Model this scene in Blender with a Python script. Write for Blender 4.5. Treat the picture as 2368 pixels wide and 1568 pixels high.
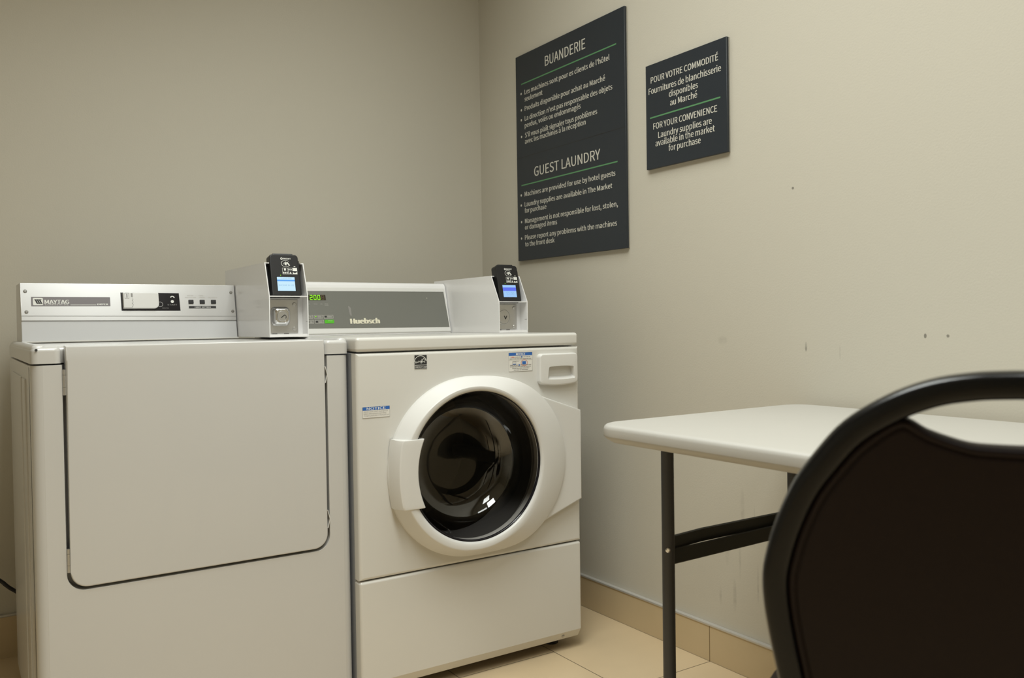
import bpy, bmesh, math
from mathutils import Matrix, Vector

for o in list(bpy.data.objects):
    bpy.data.objects.remove(o, do_unlink=True)
SC = bpy.context.scene
COL = SC.collection
PI = math.pi

# ------------------------------------------------------------------ camera
CAM = Vector((-1.7436, -2.8553, 0.9419))
yaw, pitch, roll, FPX = 0.5813, -0.0195, -0.0147, 1981.4
fw = Vector((math.sin(yaw) * math.cos(pitch), math.cos(yaw) * math.cos(pitch), math.sin(pitch)))
rt = Vector((math.cos(yaw), -math.sin(yaw), 0))
up = rt.cross(fw)
cr, sr = math.cos(roll), math.sin(roll)
rt, up = cr * rt + sr * up, -sr * rt + cr * up
cd = bpy.data.cameras.new('camera')
cam = bpy.data.objects.new('camera', cd)
COL.objects.link(cam)
cam.matrix_world = Matrix(((rt.x, up.x, -fw.x, CAM.x), (rt.y, up.y, -fw.y, CAM.y), (rt.z, up.z, -fw.z, CAM.z), (0, 0, 0, 1)))
cd.sensor_fit = 'HORIZONTAL'
cd.sensor_width = 36.0
cd.lens = FPX / 2368 * 36.0
cd.clip_start = 0.02
cd.dof.use_dof = True
cd.dof.focus_distance = 2.35
cd.dof.aperture_fstop = 6.0
SC.camera = cam

# ------------------------------------------------------------------ world, lamp, exposure
w = bpy.data.worlds.new('world')
SC.world = w
w.use_nodes = True
w.node_tree.nodes['Background'].inputs[0].default_value = (1.0, 0.93, 0.82, 1)
w.node_tree.nodes['Background'].inputs[1].default_value = 0.02
SC.view_settings.view_transform = 'Standard'
SC.view_settings.look = 'None'
SC.view_settings.gamma = 1.0
SC.view_settings.use_curve_mapping = False
SC.view_settings.exposure = 0.0
CEIL = 2.70
LAMPS = [(-1.25, -1.90, 29.0), (-0.90, -3.40, 18.0), (-0.60, -1.20, 9.0)]   # the ceiling lamps: x, y, watts
for lx, ly, watts in LAMPS:
    la = bpy.data.lights.new('ceiling_lamp_light', 'AREA')
    la.shape = 'RECTANGLE'
    la.size, la.size_y = 0.56, 1.16
    la.energy = watts
    la.spread = math.radians(140)
    la.color = (0.965, 1.0, 0.955)
    lo = bpy.data.objects.new('ceiling_lamp_light', la)
    COL.objects.link(lo)
    lo.location = (lx, ly, CEIL - 0.03)

# ------------------------------------------------------------------ materials
def mat(name, col, rough=0.5, metal=0.0, coat=0.0, spec=0.5, bump=None, emit=None, estr=0.0, aniso=0.0, vary=None):
    m = bpy.data.materials.new(name)
    m.use_nodes = True
    nt = m.node_tree
    b = nt.nodes['Principled BSDF']
    b.inputs['Base Color'].default_value = (*col, 1)
    b.inputs['Roughness'].default_value = rough
    b.inputs['Metallic'].default_value = metal
    b.inputs['Coat Weight'].default_value = coat
    b.inputs['Specular IOR Level'].default_value = spec
    if emit:
        b.inputs['Emission Color'].default_value = (*emit, 1)
        b.inputs['Emission Strength'].default_value = estr
    if aniso:
        b.inputs['Anisotropic'].default_value = aniso
    if vary or bump:
        tc = nt.nodes.new('ShaderNodeTexCoord')
    if vary:                       # (scale, amount): soft unevenness of the paint itself
        n = nt.nodes.new('ShaderNodeTexNoise')
        n.inputs['Scale'].default_value = vary[0]
        n.inputs['Detail'].default_value = 4
        nt.links.new(tc.outputs['Object'], n.inputs['Vector'])
        mx = nt.nodes.new('ShaderNodeMix')
        mx.data_type = 'RGBA'
        k = 1 - vary[1]
        mx.inputs[6].default_value = (*[c * k for c in col], 1)
        mx.inputs[7].default_value = (*[min(1, c * (2 - k)) for c in col], 1)
        nt.links.new(n.outputs['Fac'], mx.inputs[0])
        nt.links.new(mx.outputs[2], b.inputs['Base Color'])
    if bump:                       # (scale, strength)
        n2 = nt.nodes.new('ShaderNodeTexNoise')
        n2.inputs['Scale'].default_value = bump[0]
        n2.inputs['Detail'].default_value = 3
        nt.links.new(tc.outputs['Object'], n2.inputs['Vector'])
        bp = nt.nodes.new('ShaderNodeBump')
        bp.inputs['Strength'].default_value = bump[1]
        bp.inputs['Distance'].default_value = 0.002
        nt.links.new(n2.outputs['Fac'], bp.inputs['Height'])
        nt.links.new(bp.outputs['Normal'], b.inputs['Normal'])
    return m

M = {}
M['wall'] = mat('wall_paint', (0.58, 0.545, 0.462), 0.55, bump=(220, 0.12), vary=(1.3, 0.02), spec=0.35)
M['ceiling'] = mat('ceiling_paint', (0.72, 0.70, 0.64), 0.8)
M['enamel'] = mat('white_enamel', (0.68, 0.665, 0.625), 0.28, coat=0.25, vary=(5, 0.012))
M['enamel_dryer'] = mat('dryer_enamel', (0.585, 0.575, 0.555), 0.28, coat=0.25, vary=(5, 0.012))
M['plastic'] = mat('white_plastic', (0.71, 0.70, 0.675), 0.33, vary=(6, 0.01))
M['boxpaint'] = mat('payment_box_paint', (0.83, 0.82, 0.815), 0.22, coat=0.3)
M['console'] = mat('console_paint', (0.60, 0.60, 0.605), 0.3, coat=0.2)
M['galv'] = mat('grey_side_steel', (0.42, 0.43, 0.45), 0.45, metal=0.3)
M['dark'] = mat('dark_gap', (0.03, 0.03, 0.028), 0.7)
M['panelgrey'] = mat('grey_control_film', (0.17, 0.17, 0.15), 0.42)
M['black'] = mat('black_plastic', (0.012, 0.012, 0.013), 0.42)
M['blackgloss'] = mat('black_gloss', (0.010, 0.009, 0.012), 0.16)
M['rubber'] = mat('dark_rubber', (0.13, 0.125, 0.12), 0.5)
M['drum'] = mat('drum_steel', (0.50, 0.48, 0.45), 0.32, metal=0.9)
M['steel'] = mat('zinc_steel', (0.55, 0.54, 0.52), 0.33, metal=0.85, vary=(60, 0.05))
M['chrome'] = mat('chrome', (0.72, 0.72, 0.72), 0.12, metal=1.0)
M['screw'] = mat('screw_steel', (0.30, 0.29, 0.27), 0.35, metal=0.9)
M['brushed'] = mat('brushed_aluminium', (0.70, 0.70, 0.70), 0.30, metal=0.9, vary=(3, 0.01))
M['name'] = mat('nameplate_grey', (0.20, 0.185, 0.19), 0.38, metal=0.4)
M['white_ink'] = mat('white_ink', (0.82, 0.82, 0.78), 0.55)
M['grey_ink'] = mat('grey_ink', (0.30, 0.29, 0.28), 0.6)
M['faint_ink'] = mat('pale_grey_ink', (0.52, 0.50, 0.46), 0.6)
M['black_ink'] = mat('black_ink', (0.02, 0.02, 0.02), 0.5)
M['cream_ink'] = mat('cream_ink', (0.74, 0.70, 0.55), 0.5)
M['blue_ink'] = mat('blue_ink', (0.03, 0.14, 0.48), 0.45)
M['red_ink'] = mat('red_ink', (0.62, 0.13, 0.09), 0.5)
M['label'] = mat('label_film', (0.76, 0.74, 0.69), 0.35)
M['clear'] = mat('milky_dial', (0.78, 0.77, 0.75), 0.15, coat=0.4)
M['led'] = mat('green_digits', (0.05, 0.2, 0.0), 0.4, emit=(0.35, 1.0, 0.02), estr=0.75)
M['green_button'] = mat('green_button', (0.07, 0.36, 0.015), 0.4, emit=(0.08, 0.55, 0.02), estr=0.18)
M['ledwin'] = mat('display_window', (0.035, 0.03, 0.02), 0.25)
M['led_off'] = mat('unlit_digit', (0.11, 0.065, 0.04), 0.35)
M['screen_pale'] = mat('screen_pale', (0.02, 0.02, 0.03), 0.2, emit=(0.60, 0.86, 1.0), estr=0.95)
M['screen_lilac'] = mat('screen_sky', (0.02, 0.02, 0.03), 0.2, emit=(0.36, 0.63, 1.0), estr=0.9)
M['screen_band'] = mat('screen_band', (0.02, 0.02, 0.03), 0.2, emit=(0.11, 0.40, 0.95), estr=0.9)
M['screen_indigo'] = mat('screen_indigo', (0.02, 0.02, 0.03), 0.2, emit=(0.10, 0.16, 0.90), estr=0.9)
M['screen_text'] = mat('screen_text', (0.02, 0.02, 0.03), 0.2, emit=(0.30, 0.55, 0.85), estr=0.8)
M['sign'] = mat('sign_slate', (0.020, 0.026, 0.034), 0.42, bump=(400, 0.02))
M['sign_edge'] = mat('sign_edge', (0.33, 0.31, 0.26), 0.4)
M['sign_ink'] = mat('sign_lettering', (0.62, 0.60, 0.53), 0.5)
M['sign_green'] = mat('sign_green', (0.10, 0.27, 0.12), 0.5)
M['table'] = mat('table_plastic', (0.47, 0.455, 0.42), 0.42, bump=(350, 0.05), vary=(9, 0.015))
M['leg'] = mat('table_leg_grey', (0.055, 0.054, 0.056), 0.42, metal=0.3)
M['bar'] = mat('table_bar_dark', (0.024, 0.024, 0.021), 0.45, metal=0.2)
M['vinyl'] = mat('brown_vinyl', (0.0085, 0.0030, 0.0021), 0.5, spec=0.22, bump=(500, 0.12), vary=(12, 0.05))
M['tube'] = mat('black_chair_tube', (0.0035, 0.0035, 0.004), 0.22, spec=0.32)
M['cord'] = mat('black_cord', (0.012, 0.012, 0.015), 0.45)
M['trim'] = mat('silver_edge_trim', (0.58, 0.56, 0.52), 0.35, metal=0.35)
M['foot'] = mat('black_foot', (0.02, 0.02, 0.02), 0.7)
M['diffuser'] = mat('lamp_frame_white', (0.8, 0.8, 0.78), 0.5)

def floor_material():
    m = mat('floor_tile', (0.5, 0.4, 0.25), 0.33)
    nt = m.node_tree
    b = nt.nodes['Principled BSDF']
    g = nt.nodes.new('ShaderNodeNewGeometry')
    sx = nt.nodes.new('ShaderNodeSeparateXYZ')
    cx = nt.nodes.new('ShaderNodeCombineXYZ')
    ay = nt.nodes.new('ShaderNodeMath'); ay.operation = 'ADD'; ay.inputs[1].default_value = 1.19 + 0.61 * 6
    ax = nt.nodes.new('ShaderNodeMath'); ax.operation = 'ADD'; ax.inputs[1].default_value = 0.012 + 0.31 * 12
    br = nt.nodes.new('ShaderNodeTexBrick')
    br.offset = 0.5; br.offset_frequency = 2
    br.inputs['Scale'].default_value = 1.0
    br.inputs['Mortar Size'].default_value = 0.0016
    br.inputs['Mortar Smooth'].default_value = 0.2
    br.inputs['Bias'].default_value = 0.0
    br.inputs['Brick Width'].default_value = 0.61
    br.inputs['Row Height'].default_value = 0.31
    br.inputs['Color1'].default_value = (0.68, 0.535, 0.345, 1)
    br.inputs['Color2'].default_value = (0.65, 0.51, 0.325, 1)
    br.inputs['Mortar'].default_value = (0.20, 0.155, 0.10, 1)
    L = nt.links.new
    L(g.outputs['Position'], sx.inputs[0])
    L(sx.outputs['Y'], ay.inputs[0]); L(sx.outputs['X'], ax.inputs[0])
    L(ay.outputs[0], cx.inputs['X']); L(ax.outputs[0], cx.inputs['Y'])
    L(cx.outputs[0], br.inputs['Vector'])
    n = nt.nodes.new('ShaderNodeTexNoise'); n.inputs['Scale'].default_value = 7; n.inputs['Detail'].default_value = 6
    L(g.outputs['Position'], n.inputs['Vector'])
    mx = nt.nodes.new('ShaderNodeMix'); mx.data_type = 'RGBA'; mx.blend_type = 'MULTIPLY'; mx.inputs[0].default_value = 1
    rp = nt.nodes.new('ShaderNodeMapRange'); rp.inputs['To Min'].default_value = 0.93; rp.inputs['To Max'].default_value = 1.06
    L(n.outputs['Fac'], rp.inputs['Value'])
    L(br.outputs['Color'], mx.inputs[6]); L(rp.outputs[0], mx.inputs[7])
    L(mx.outputs[2], b.inputs['Base Color'])
    bp = nt.nodes.new('ShaderNodeBump'); bp.invert = True; bp.inputs['Strength'].default_value = 0.5; bp.inputs['Distance'].default_value = 0.001
    L(br.outputs['Fac'], bp.inputs['Height']); L(bp.outputs['Normal'], b.inputs['Normal'])
    return m

def skirting_material(name, axis, off):
    """Beige tile strip with a grout joint every 0.61 m along the wall."""
    m = mat(name, (0.47, 0.365, 0.225), 0.38)
    nt = m.node_tree
    b = nt.nodes['Principled BSDF']
    L = nt.links.new
    g = nt.nodes.new('ShaderNodeNewGeometry')
    sx = nt.nodes.new('ShaderNodeSeparateXYZ')
    L(g.outputs['Position'], sx.inputs[0])
    a = nt.nodes.new('ShaderNodeMath'); a.operation = 'ADD'; a.inputs[1].default_value = off + 0.61 * 8
    d = nt.nodes.new('ShaderNodeMath'); d.operation = 'MODULO'; d.inputs[1].default_value = 0.61
    c = nt.nodes.new('ShaderNodeMath'); c.operation = 'LESS_THAN'; c.inputs[1].default_value = 0.003
    L(sx.outputs[axis], a.inputs[0]); L(a.outputs[0], d.inputs[0]); L(d.outputs[0], c.inputs[0])
    n = nt.nodes.new('ShaderNodeTexNoise'); n.inputs['Scale'].default_value = 9; n.inputs['Detail'].default_value = 5
    L(g.outputs['Position'], n.inputs['Vector'])
    m1 = nt.nodes.new('ShaderNodeMix'); m1.data_type = 'RGBA'
    m1.inputs[6].default_value = (0.58, 0.455, 0.275, 1); m1.inputs[7].default_value = (0.63, 0.50, 0.315, 1)
    L(n.outputs['Fac'], m1.inputs[0])
    m2 = nt.nodes.new('ShaderNodeMix'); m2.data_type = 'RGBA'; m2.inputs[7].default_value = (0.24, 0.165, 0.08, 1)
    L(c.outputs[0], m2.inputs[0]); L(m1.outputs[2], m2.inputs[6])
    L(m2.outputs[2], b.inputs['Base Color'])
    return m

def scuffed_wall():
    """Wall paint with the few scuffs and scratches of the right-hand wall: (y, z, half-width, half-height, strength)."""
    m = mat('scuffed_wall_paint', (0.58, 0.545, 0.462), 0.55, bump=(220, 0.12), spec=0.35)
    nt = m.node_tree
    b = nt.nodes['Principled BSDF']
    L = nt.links.new
    g = nt.nodes.new('ShaderNodeNewGeometry')
    sx = nt.nodes.new('ShaderNodeSeparateXYZ'); L(g.outputs['Position'], sx.inputs[0])
    def op(o, a, bb=None):
        n = nt.nodes.new('ShaderNodeMath'); n.operation = o
        for i, v in enumerate((a, bb)):
            if v is None: continue
            if isinstance(v, (int, float)): n.inputs[i].default_value = v
            else: L(v, n.inputs[i])
        return n.outputs[0]
    ns = nt.nodes.new('ShaderNodeTexNoise'); ns.inputs['Scale'].default_value = 45; ns.inputs['Detail'].default_value = 4
    L(g.outputs['Position'], ns.inputs['Vector'])
    tot = None
    for (y, z, a, h, s) in SCUFFS:
        dy = op('DIVIDE', op('SUBTRACT', sx.outputs['Y'], y), a)
        dz = op('DIVIDE', op('SUBTRACT', sx.outputs['Z'], z), h)
        r = op('ADD', op('MULTIPLY', dy, dy), op('MULTIPLY', dz, dz))
        v = op('MULTIPLY', op('MAXIMUM', op('SUBTRACT', 1.0, r), 0.0), s)
        tot = v if tot is None else op('MAXIMUM', tot, v)
    fac = op('MINIMUM', op('MULTIPLY', tot, op('MULTIPLY', op('POWER', ns.outputs['Fac'], 2.0), 3.2)), 0.75)
    mx = nt.nodes.new('ShaderNodeMix'); mx.data_type = 'RGBA'
    mx.inputs[6].default_value = (0.58, 0.545, 0.462, 1); mx.inputs[7].default_value = (0.13, 0.12, 0.10, 1)
    L(fac, mx.inputs[0]); L(mx.outputs[2], b.inputs['Base Color'])
    return m
SCUFFS = [(-1.47, 1.262, .004, .004, 1.6), (-1.505, .872, .0040, .013, 1.2), (-1.235, .885, .02, .012, .22),
          (-1.81, .900, .0035, .006, 1.4), (-1.60, .86, .002, .02, .25), (-1.86, .90, .004, .004, .9),
          (-1.245, .33, .010, .06, .14), (-1.29, .315, .005, .07, .18), (-1.30, .44, .008, .06, .16), (-1.34, .40, .003, .06, .22),
          (-1.27, .20, .008, .05, .18), (-1.22, .19, .006, .03, .16), (-1.35, .25, .003, .06, .25)]

def glass_material():
    m = bpy.data.materials.new('door_glass')
    m.use_nodes = True
    nt = m.node_tree
    nt.nodes.clear()
    out = nt.nodes.new('ShaderNodeOutputMaterial')
    tr = nt.nodes.new('ShaderNodeBsdfTransparent'); tr.inputs[0].default_value = (0.62, 0.61, 0.60, 1)
    gl = nt.nodes.new('ShaderNodeBsdfGlossy'); gl.inputs['Roughness'].default_value = 0.03; gl.inputs[0].default_value = (1, 1, 1, 1)
    fr = nt.nodes.new('ShaderNodeFresnel'); fr.inputs[0].default_value = 1.85
    mx = nt.nodes.new('ShaderNodeMixShader')
    nt.links.new(fr.outputs[0], mx.inputs[0])
    nt.links.new(tr.outputs[0], mx.inputs[1]); nt.links.new(gl.outputs[0], mx.inputs[2])
    nt.links.new(mx.outputs[0], out.inputs[0])
    return m

M['floor'] = floor_material()
M['skirt_r'] = skirting_material('skirting_tile_along_y', 'Y', 1.19)
M['skirt_b'] = skirting_material('skirting_tile_along_x', 'X', 0.2)
M['wall_r'] = scuffed_wall()
M['glass'] = glass_material()

# ------------------------------------------------------------------ mesh helpers
def T(v): return Matrix.Translation(Vector(v))

def frame(o, xd, yd):
    x = Vector(xd).normalized(); y = Vector(yd).normalized(); n = x.cross(y)
    return Matrix(((x.x, y.x, n.x, o[0]), (x.y, y.y, n.y, o[1]), (x.z, y.z, n.z, o[2]), (0, 0, 0, 1)))

def front(y): return frame((0, y, 0), (1, 0, 0), (0, 0, 1))     # u = x, v = z, w towards the room

def bevel(bm, edges, r, seg=3):
    edges = [e for e in edges if e.is_valid]
    if edges and r > 0:
        bmesh.ops.bevel(bm, geom=edges, offset=r, segments=seg, profile=0.5, affect='EDGES', clamp_overlap=True)

def merge(bm, sub, mx=None):
    if mx is not None: sub.transform(mx)
    me = bpy.data.meshes.new('tmp'); sub.to_mesh(me); sub.free()
    bm.from_mesh(me); bpy.data.meshes.remove(me)

def box(bm, x0, x1, y0, y1, z0, z1, r=0.0, seg=3, mx=None, pick=None):
    (x0, x1), (y0, y1), (z0, z1) = sorted((x0, x1)), sorted((y0, y1)), sorted((z0, z1))
    s = bmesh.new()
    bmesh.ops.create_cube(s, size=1.0)
    for v in s.verts:
        v.co = Vector(((x0 + x1) / 2 + v.co.x * (x1 - x0), (y0 + y1) / 2 + v.co.y * (y1 - y0), (z0 + z1) / 2 + v.co.z * (z1 - z0)))
    if r:
        ed = [e for e in s.edges if pick is None or pick((e.verts[0].co + e.verts[1].co) / 2)]
        bevel(s, ed, r, seg)
    merge(bm, s, mx)

def prism(bm, pts, w0, w1, mx, r=0.0, seg=3, pick=None):
    """polygon pts (u, v) extruded from w0 to w1 in frame mx; r rounds the edges of the w1 face (or those picked)."""
    s = bmesh.new()
    a = [s.verts.new((p[0], p[1], w0)) for p in pts]
    b = [s.verts.new((p[0], p[1], w1)) for p in pts]
    n = len(pts)
    s.faces.new(list(reversed(a))); s.faces.new(b)
    for i in range(n):
        s.faces.new((a[i], a[(i + 1) % n], b[(i + 1) % n], b[i]))
    bmesh.ops.recalc_face_normals(s, faces=s.faces)
    if r:
        eps = 1e-6
        ed = [e for e in s.edges if (pick((e.verts[0].co + e.verts[1].co) / 2, e) if pick else all(abs(v.co.z - w1) < eps for v in e.verts))]
        bevel(s, ed, r, seg)
    merge(bm, s, mx)

def poly(bm, mx, pts, w=0.0):
    f = bm.faces.new([bm.verts.new(mx @ Vector((p[0], p[1], w))) for p in pts])
    f.normal_update()
    return f

def quad(bm, mx, u0, v0, u1, v1, w=0.0):
    poly(bm, mx, ((u0, v0), (u1, v0), (u1, v1), (u0, v1)), w)

def rim(bm, mx, u0, v0, u1, v1, t, w=0.0):
    quad(bm, mx, u0, v0, u1, v0 + t, w); quad(bm, mx, u0, v1 - t, u1, v1, w)
    quad(bm, mx, u0, v0 + t, u0 + t, v1 - t, w); quad(bm, mx, u1 - t, v0 + t, u1, v1 - t, w)

def ringband(bm, mx, cu, cv, r0, r1, a0=0, a1=2 * PI, n=32, w=0.0, sx=1.0):
    for i in range(n):
        p, q = a0 + (a1 - a0) * i / n, a0 + (a1 - a0) * (i + 1) / n
        poly(bm, mx, [(cu + sx * r0 * math.cos(p), cv + r0 * math.sin(p)), (cu + sx * r1 * math.cos(p), cv + r1 * math.sin(p)),
                      (cu + sx * r1 * math.cos(q), cv + r1 * math.sin(q)), (cu + sx * r0 * math.cos(q), cv + r0 * math.sin(q))], w)

def disc(bm, mx, cu, cv, r, w=0.0, n=24, sx=1.0):
    poly(bm, mx, [(cu + sx * r * math.cos(2 * PI * i / n), cv + r * math.sin(2 * PI * i / n)) for i in range(n)], w)

def line(bm, mx, pts, t, w=0.0):
    for (a, b) in zip(pts[:-1], pts[1:]):
        d = Vector((b[0] - a[0], b[1] - a[1])); L = d.length
        if L < 1e-9: continue
        nrm = Vector((-d.y, d.x)) / L * t / 2
        e = d / L * t * 0.3
        poly(bm, mx, [(a[0] - nrm.x - e.x, a[1] - nrm.y - e.y), (b[0] - nrm.x + e.x, b[1] - nrm.y + e.y), (b[0] + nrm.x + e.x, b[1] + nrm.y + e.y), (a[0] + nrm.x - e.x, a[1] + nrm.y - e.y)], w)

def lathe(bm, prof, mx, n=64, cap0=False, cap1=False, sx=1.0):
    """prof: (radius, w); revolved about the w axis of frame mx."""
    rows = []
    for (r, ww) in prof:
        rows.append([bm.verts.new(mx @ Vector((sx * r * math.cos(2 * PI * i / n), r * math.sin(2 * PI * i / n), ww))) for i in range(n)])
    for A, B in zip(rows[:-1], rows[1:]):
        for i in range(n):
            bm.faces.new((A[i], A[(i + 1) % n], B[(i + 1) % n], B[i]))
    if cap0: bm.faces.new(list(reversed(rows[0])))
    if cap1: bm.faces.new(rows[-1])

def loops(bm, ls, mx, cap0=True, cap1=True):
    """skin a stack of equal-length (u, v, w) loops."""
    rows = [[bm.verts.new(mx @ Vector(p)) for p in l] for l in ls]
    n = len(rows[0])
    for A, B in zip(rows[:-1], rows[1:]):
        for i in range(n):
            bm.faces.new((A[i], A[(i + 1) % n], B[(i + 1) % n], B[i]))
    if cap0: bm.faces.new(list(reversed(rows[0])))
    if cap1: bm.faces.new(rows[-1])

def rrect(u0, v0, u1, v1, r, n=6):
    out = []
    rs = r if isinstance(r, (tuple, list)) else (r,) * 4          # bl, br, tr, tl
    for (cx, cy, a, q) in ((u0 + rs[0], v0 + rs[0], PI, rs[0]), (u1 - rs[1], v0 + rs[1], 1.5 * PI, rs[1]), (u1 - rs[2], v1 - rs[2], 0, rs[2]), (u0 + rs[3], v1 - rs[3], .5 * PI, rs[3])):
        for i in range(n + 1):
            t = a + PI / 2 * i / n
            out.append((cx + q * math.cos(t), cy + q * math.sin(t)))
    return out

def tube(bm, path, r, n=12, closed=False, r2=None, ref=None, ex=2.0):
    """sweep a round (or r x r2 super-elliptic) section along path."""
    P = [Vector(p) for p in path]
    N = len(P)
    rows = []
    prev = None
    for i in range(N):
        a = P[i - 1] if (i > 0 or closed) else P[i]
        b = P[(i + 1) % N] if (i < N - 1 or closed) else P[i]
        t = (b - a).normalized()
        if ref is not None:
            nn = Vector(ref); nn = (nn - t * nn.dot(t)).normalized()
        elif prev is None:
            nn = t.orthogonal().normalized()
        else:
            nn = (prev - t * prev.dot(t)).normalized()
        prev = nn
        bb = t.cross(nn)
        row = []
        for k in range(n):
            ph = 2 * PI * k / n
            c, s = math.cos(ph), math.sin(ph)
            c = math.copysign(abs(c) ** (2 / ex), c); s = math.copysign(abs(s) ** (2 / ex), s)
            row.append(bm.verts.new(P[i] + nn * (r2 or r) * c + bb * r * s))
        rows.append(row)
    for i in range(N if closed else N - 1):
        A, B = rows[i], rows[(i + 1) % N]
        for k in range(n):
            bm.faces.new((A[k], A[(k + 1) % n], B[(k + 1) % n], B[k]))
    if not closed:
        bm.faces.new(list(reversed(rows[0]))); bm.faces.new(rows[-1])

def spline(pts, sub=6, closed=False):
    P = [Vector(p) for p in pts]
    n = len(P)
    out = []
    for i in range(n if closed else n - 1):
        if closed: a, b, c, d = P[i - 1], P[i], P[(i + 1) % n], P[(i + 2) % n]
        else: a, b, c, d = P[max(i - 1, 0)], P[i], P[i + 1], P[min(i + 2, n - 1)]
        for k in range(sub):
            t = k / sub
            out.append(0.5 * ((2 * b) + (c - a) * t + (2 * a - 5 * b + 4 * c - d) * t * t + (3 * b - a - 3 * c + d) * t ** 3))
    if not closed: out.append(P[-1])
    return out

_glyph = {}
try:                                                               # a plain sans that ships inside Blender; else its built-in one
    FONT = bpy.data.fonts.load(bpy.utils.system_resource('DATAFILES', path='fonts') + '/Noto Sans CJK Regular.woff2')
except Exception:
    FONT = None
def glyphs(s, bold):
    key = s
    if key not in _glyph:
        cu = bpy.data.curves.new('t', 'FONT')
        if FONT: cu.font = FONT
        cu.body = s; cu.size = 1.0; cu.resolution_u = 3
        ob = bpy.data.objects.new('t', cu)
        COL.objects.link(ob)
        dg = bpy.context.evaluated_depsgraph_get()
        ev = ob.evaluated_get(dg)
        me = ev.to_mesh()
        vs = [tuple(v.co) for v in me.vertices]; fs = [tuple(p.vertices) for p in me.polygons]
        ev.to_mesh_clear()
        bpy.data.objects.remove(ob, do_unlink=True); bpy.data.curves.remove(cu)
        _glyph[key] = (vs, fs)
    return _glyph[key]
CAPH = None
def text(bm, mx, s, u0, u1, v, cap, w=0.0, bold=0.0):
    """lettering whose ink spans u0..u1 on baseline v with capitals cap high."""
    global CAPH
    if CAPH is None:
        CAPH = max(p[1] for p in glyphs('H', 0.0)[0])
    vs, fs = glyphs(s, bold)
    a = min(p[0] for p in vs); b = max(p[0] for p in vs)
    kx = (u1 - u0) / (b - a); ky = cap / CAPH
    for sh, dw in (((0, 0),) if not bold else ((-bold * kx, 0), (0, .00003), (bold * kx, .00006))):    # heavier strokes: printed three times, a hair apart
        V = [bm.verts.new(mx @ Vector((u0 + (p[0] - a) * kx + sh, v + p[1] * ky, w + dw))) for p in vs]
        for f in fs:
            if len(set(f)) > 2:
                try: bm.faces.new([V[i] for i in f])
                except ValueError: pass

# ------------------------------------------------------------------ scene-graph helpers
def thing(name, label, cat, loc, group=None):
    o = bpy.data.objects.new(name, None)
    COL.objects.link(o)
    o.empty_display_size = 0.05
    o.location = loc
    o['label'] = label; o['category'] = cat
    if group: o['group'] = group
    return o

def obj(name, bm, m, parent=None, label=None, smooth=38, wn=True):
    me = bpy.data.meshes.new(name)
    bmesh.ops.remove_doubles(bm, verts=bm.verts, dist=1e-6)
    bm.to_mesh(me); bm.free()
    me.materials.append(M[m] if isinstance(m, str) else m)
    for p in me.polygons: p.use_smooth = True
    me.set_sharp_from_angle(angle=math.radians(smooth))
    o = bpy.data.objects.new(name, me)
    COL.objects.link(o)
    if wn:
        md = o.modifiers.new('normals', 'WEIGHTED_NORMAL'); md.keep_sharp = True
    if parent is not None:
        o.parent = parent
        root = parent
        while root.parent is not None: root = root.parent
        if root is parent:
            o.matrix_parent_inverse = T(-parent.location)
    if label: o['label'] = label
    return o

def struct(name, bm, m):
    o = obj(name, bm, m); o['kind'] = 'structure'
    return o
NB = bmesh.new

# ------------------------------------------------------------------ the room
XL, YF, TH = -3.20, -5.20, 0.10
b = NB(); box(b, XL - TH, TH, YF - TH, TH, -TH, 0); struct('floor', b, 'floor')
b = NB(); box(b, XL - TH, TH, YF - TH, TH, CEIL, CEIL + TH); struct('ceiling', b, 'ceiling')
b = NB(); box(b, XL - TH, TH, 0, TH, 0, CEIL); struct('wall_back', b, 'wall')
b = NB(); box(b, 0, TH, YF, 0, 0, CEIL); struct('wall_right', b, 'wall_r')
b = NB(); box(b, XL - TH, XL, YF, 0, 0, CEIL); struct('wall_left', b, 'wall')
b = NB(); box(b, XL, 0, YF - TH, YF, 0, CEIL); struct('wall_front', b, 'wall')
b = NB(); box(b, XL, -0.010, -0.012, 0, 0, 0.118); struct('baseboard_back', b, 'skirt_b')
b = NB(); box(b, -0.012, 0, YF, 0, 0, 0.0975); struct('baseboard_right', b, 'skirt_r')
b = NB(); box(b, -0.0145, 0, YF, 0, 0.0975, 0.1045, 0.002, 2); struct('trim_1', b, 'trim')
b = NB(); box(b, XL, -0.0145, -0.0145, 0, 0.118, 0.125, 0.002, 2); struct('trim_2', b, 'trim')

# the ceiling lamps that light the room
for (LAMP_X, LAMP_Y, watts), lab in zip(LAMPS, ('white framed ceiling light above the open floor', 'white framed ceiling light above and behind the viewer', 'white framed ceiling light above the washer corner')):
    t = thing('ceiling_light', lab, 'ceiling light', (LAMP_X, LAMP_Y, CEIL), 'ceiling lights')
    b = NB()
    for (x0, x1, y0, y1) in ((-.32, -.28, -.62, .62), (.28, .32, -.62, .62), (-.28, .28, -.62, -.58), (-.28, .28, .58, .62)):
        box(b, LAMP_X + x0, LAMP_X + x1, LAMP_Y + y0, LAMP_Y + y1, CEIL - 0.035, CEIL, 0.003, 1)
    obj('frame', b, 'diffuser', t)

# ------------------------------------------------------------------ dryer
def screw(name, mx, u, v, r, w, parent, m='screw'):
    b = NB()
    q = mx @ T((u, v, w))
    lathe(b, [(r, 0), (r, r * .35), (r * .75, r * .6), (r * .3, r * .62)], q, 14, cap1=True)
    o = obj(name, b, m, parent)
    return o

DX0, DX1, DY, DZ = -1.607, -0.9215, -0.871, 0.9075
dryer = thing('clothes_dryer', 'white front-loading clothes dryer with square solid door beside the washer', 'dryer', ((DX0 + DX1) / 2, -0.5, 0))
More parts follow.
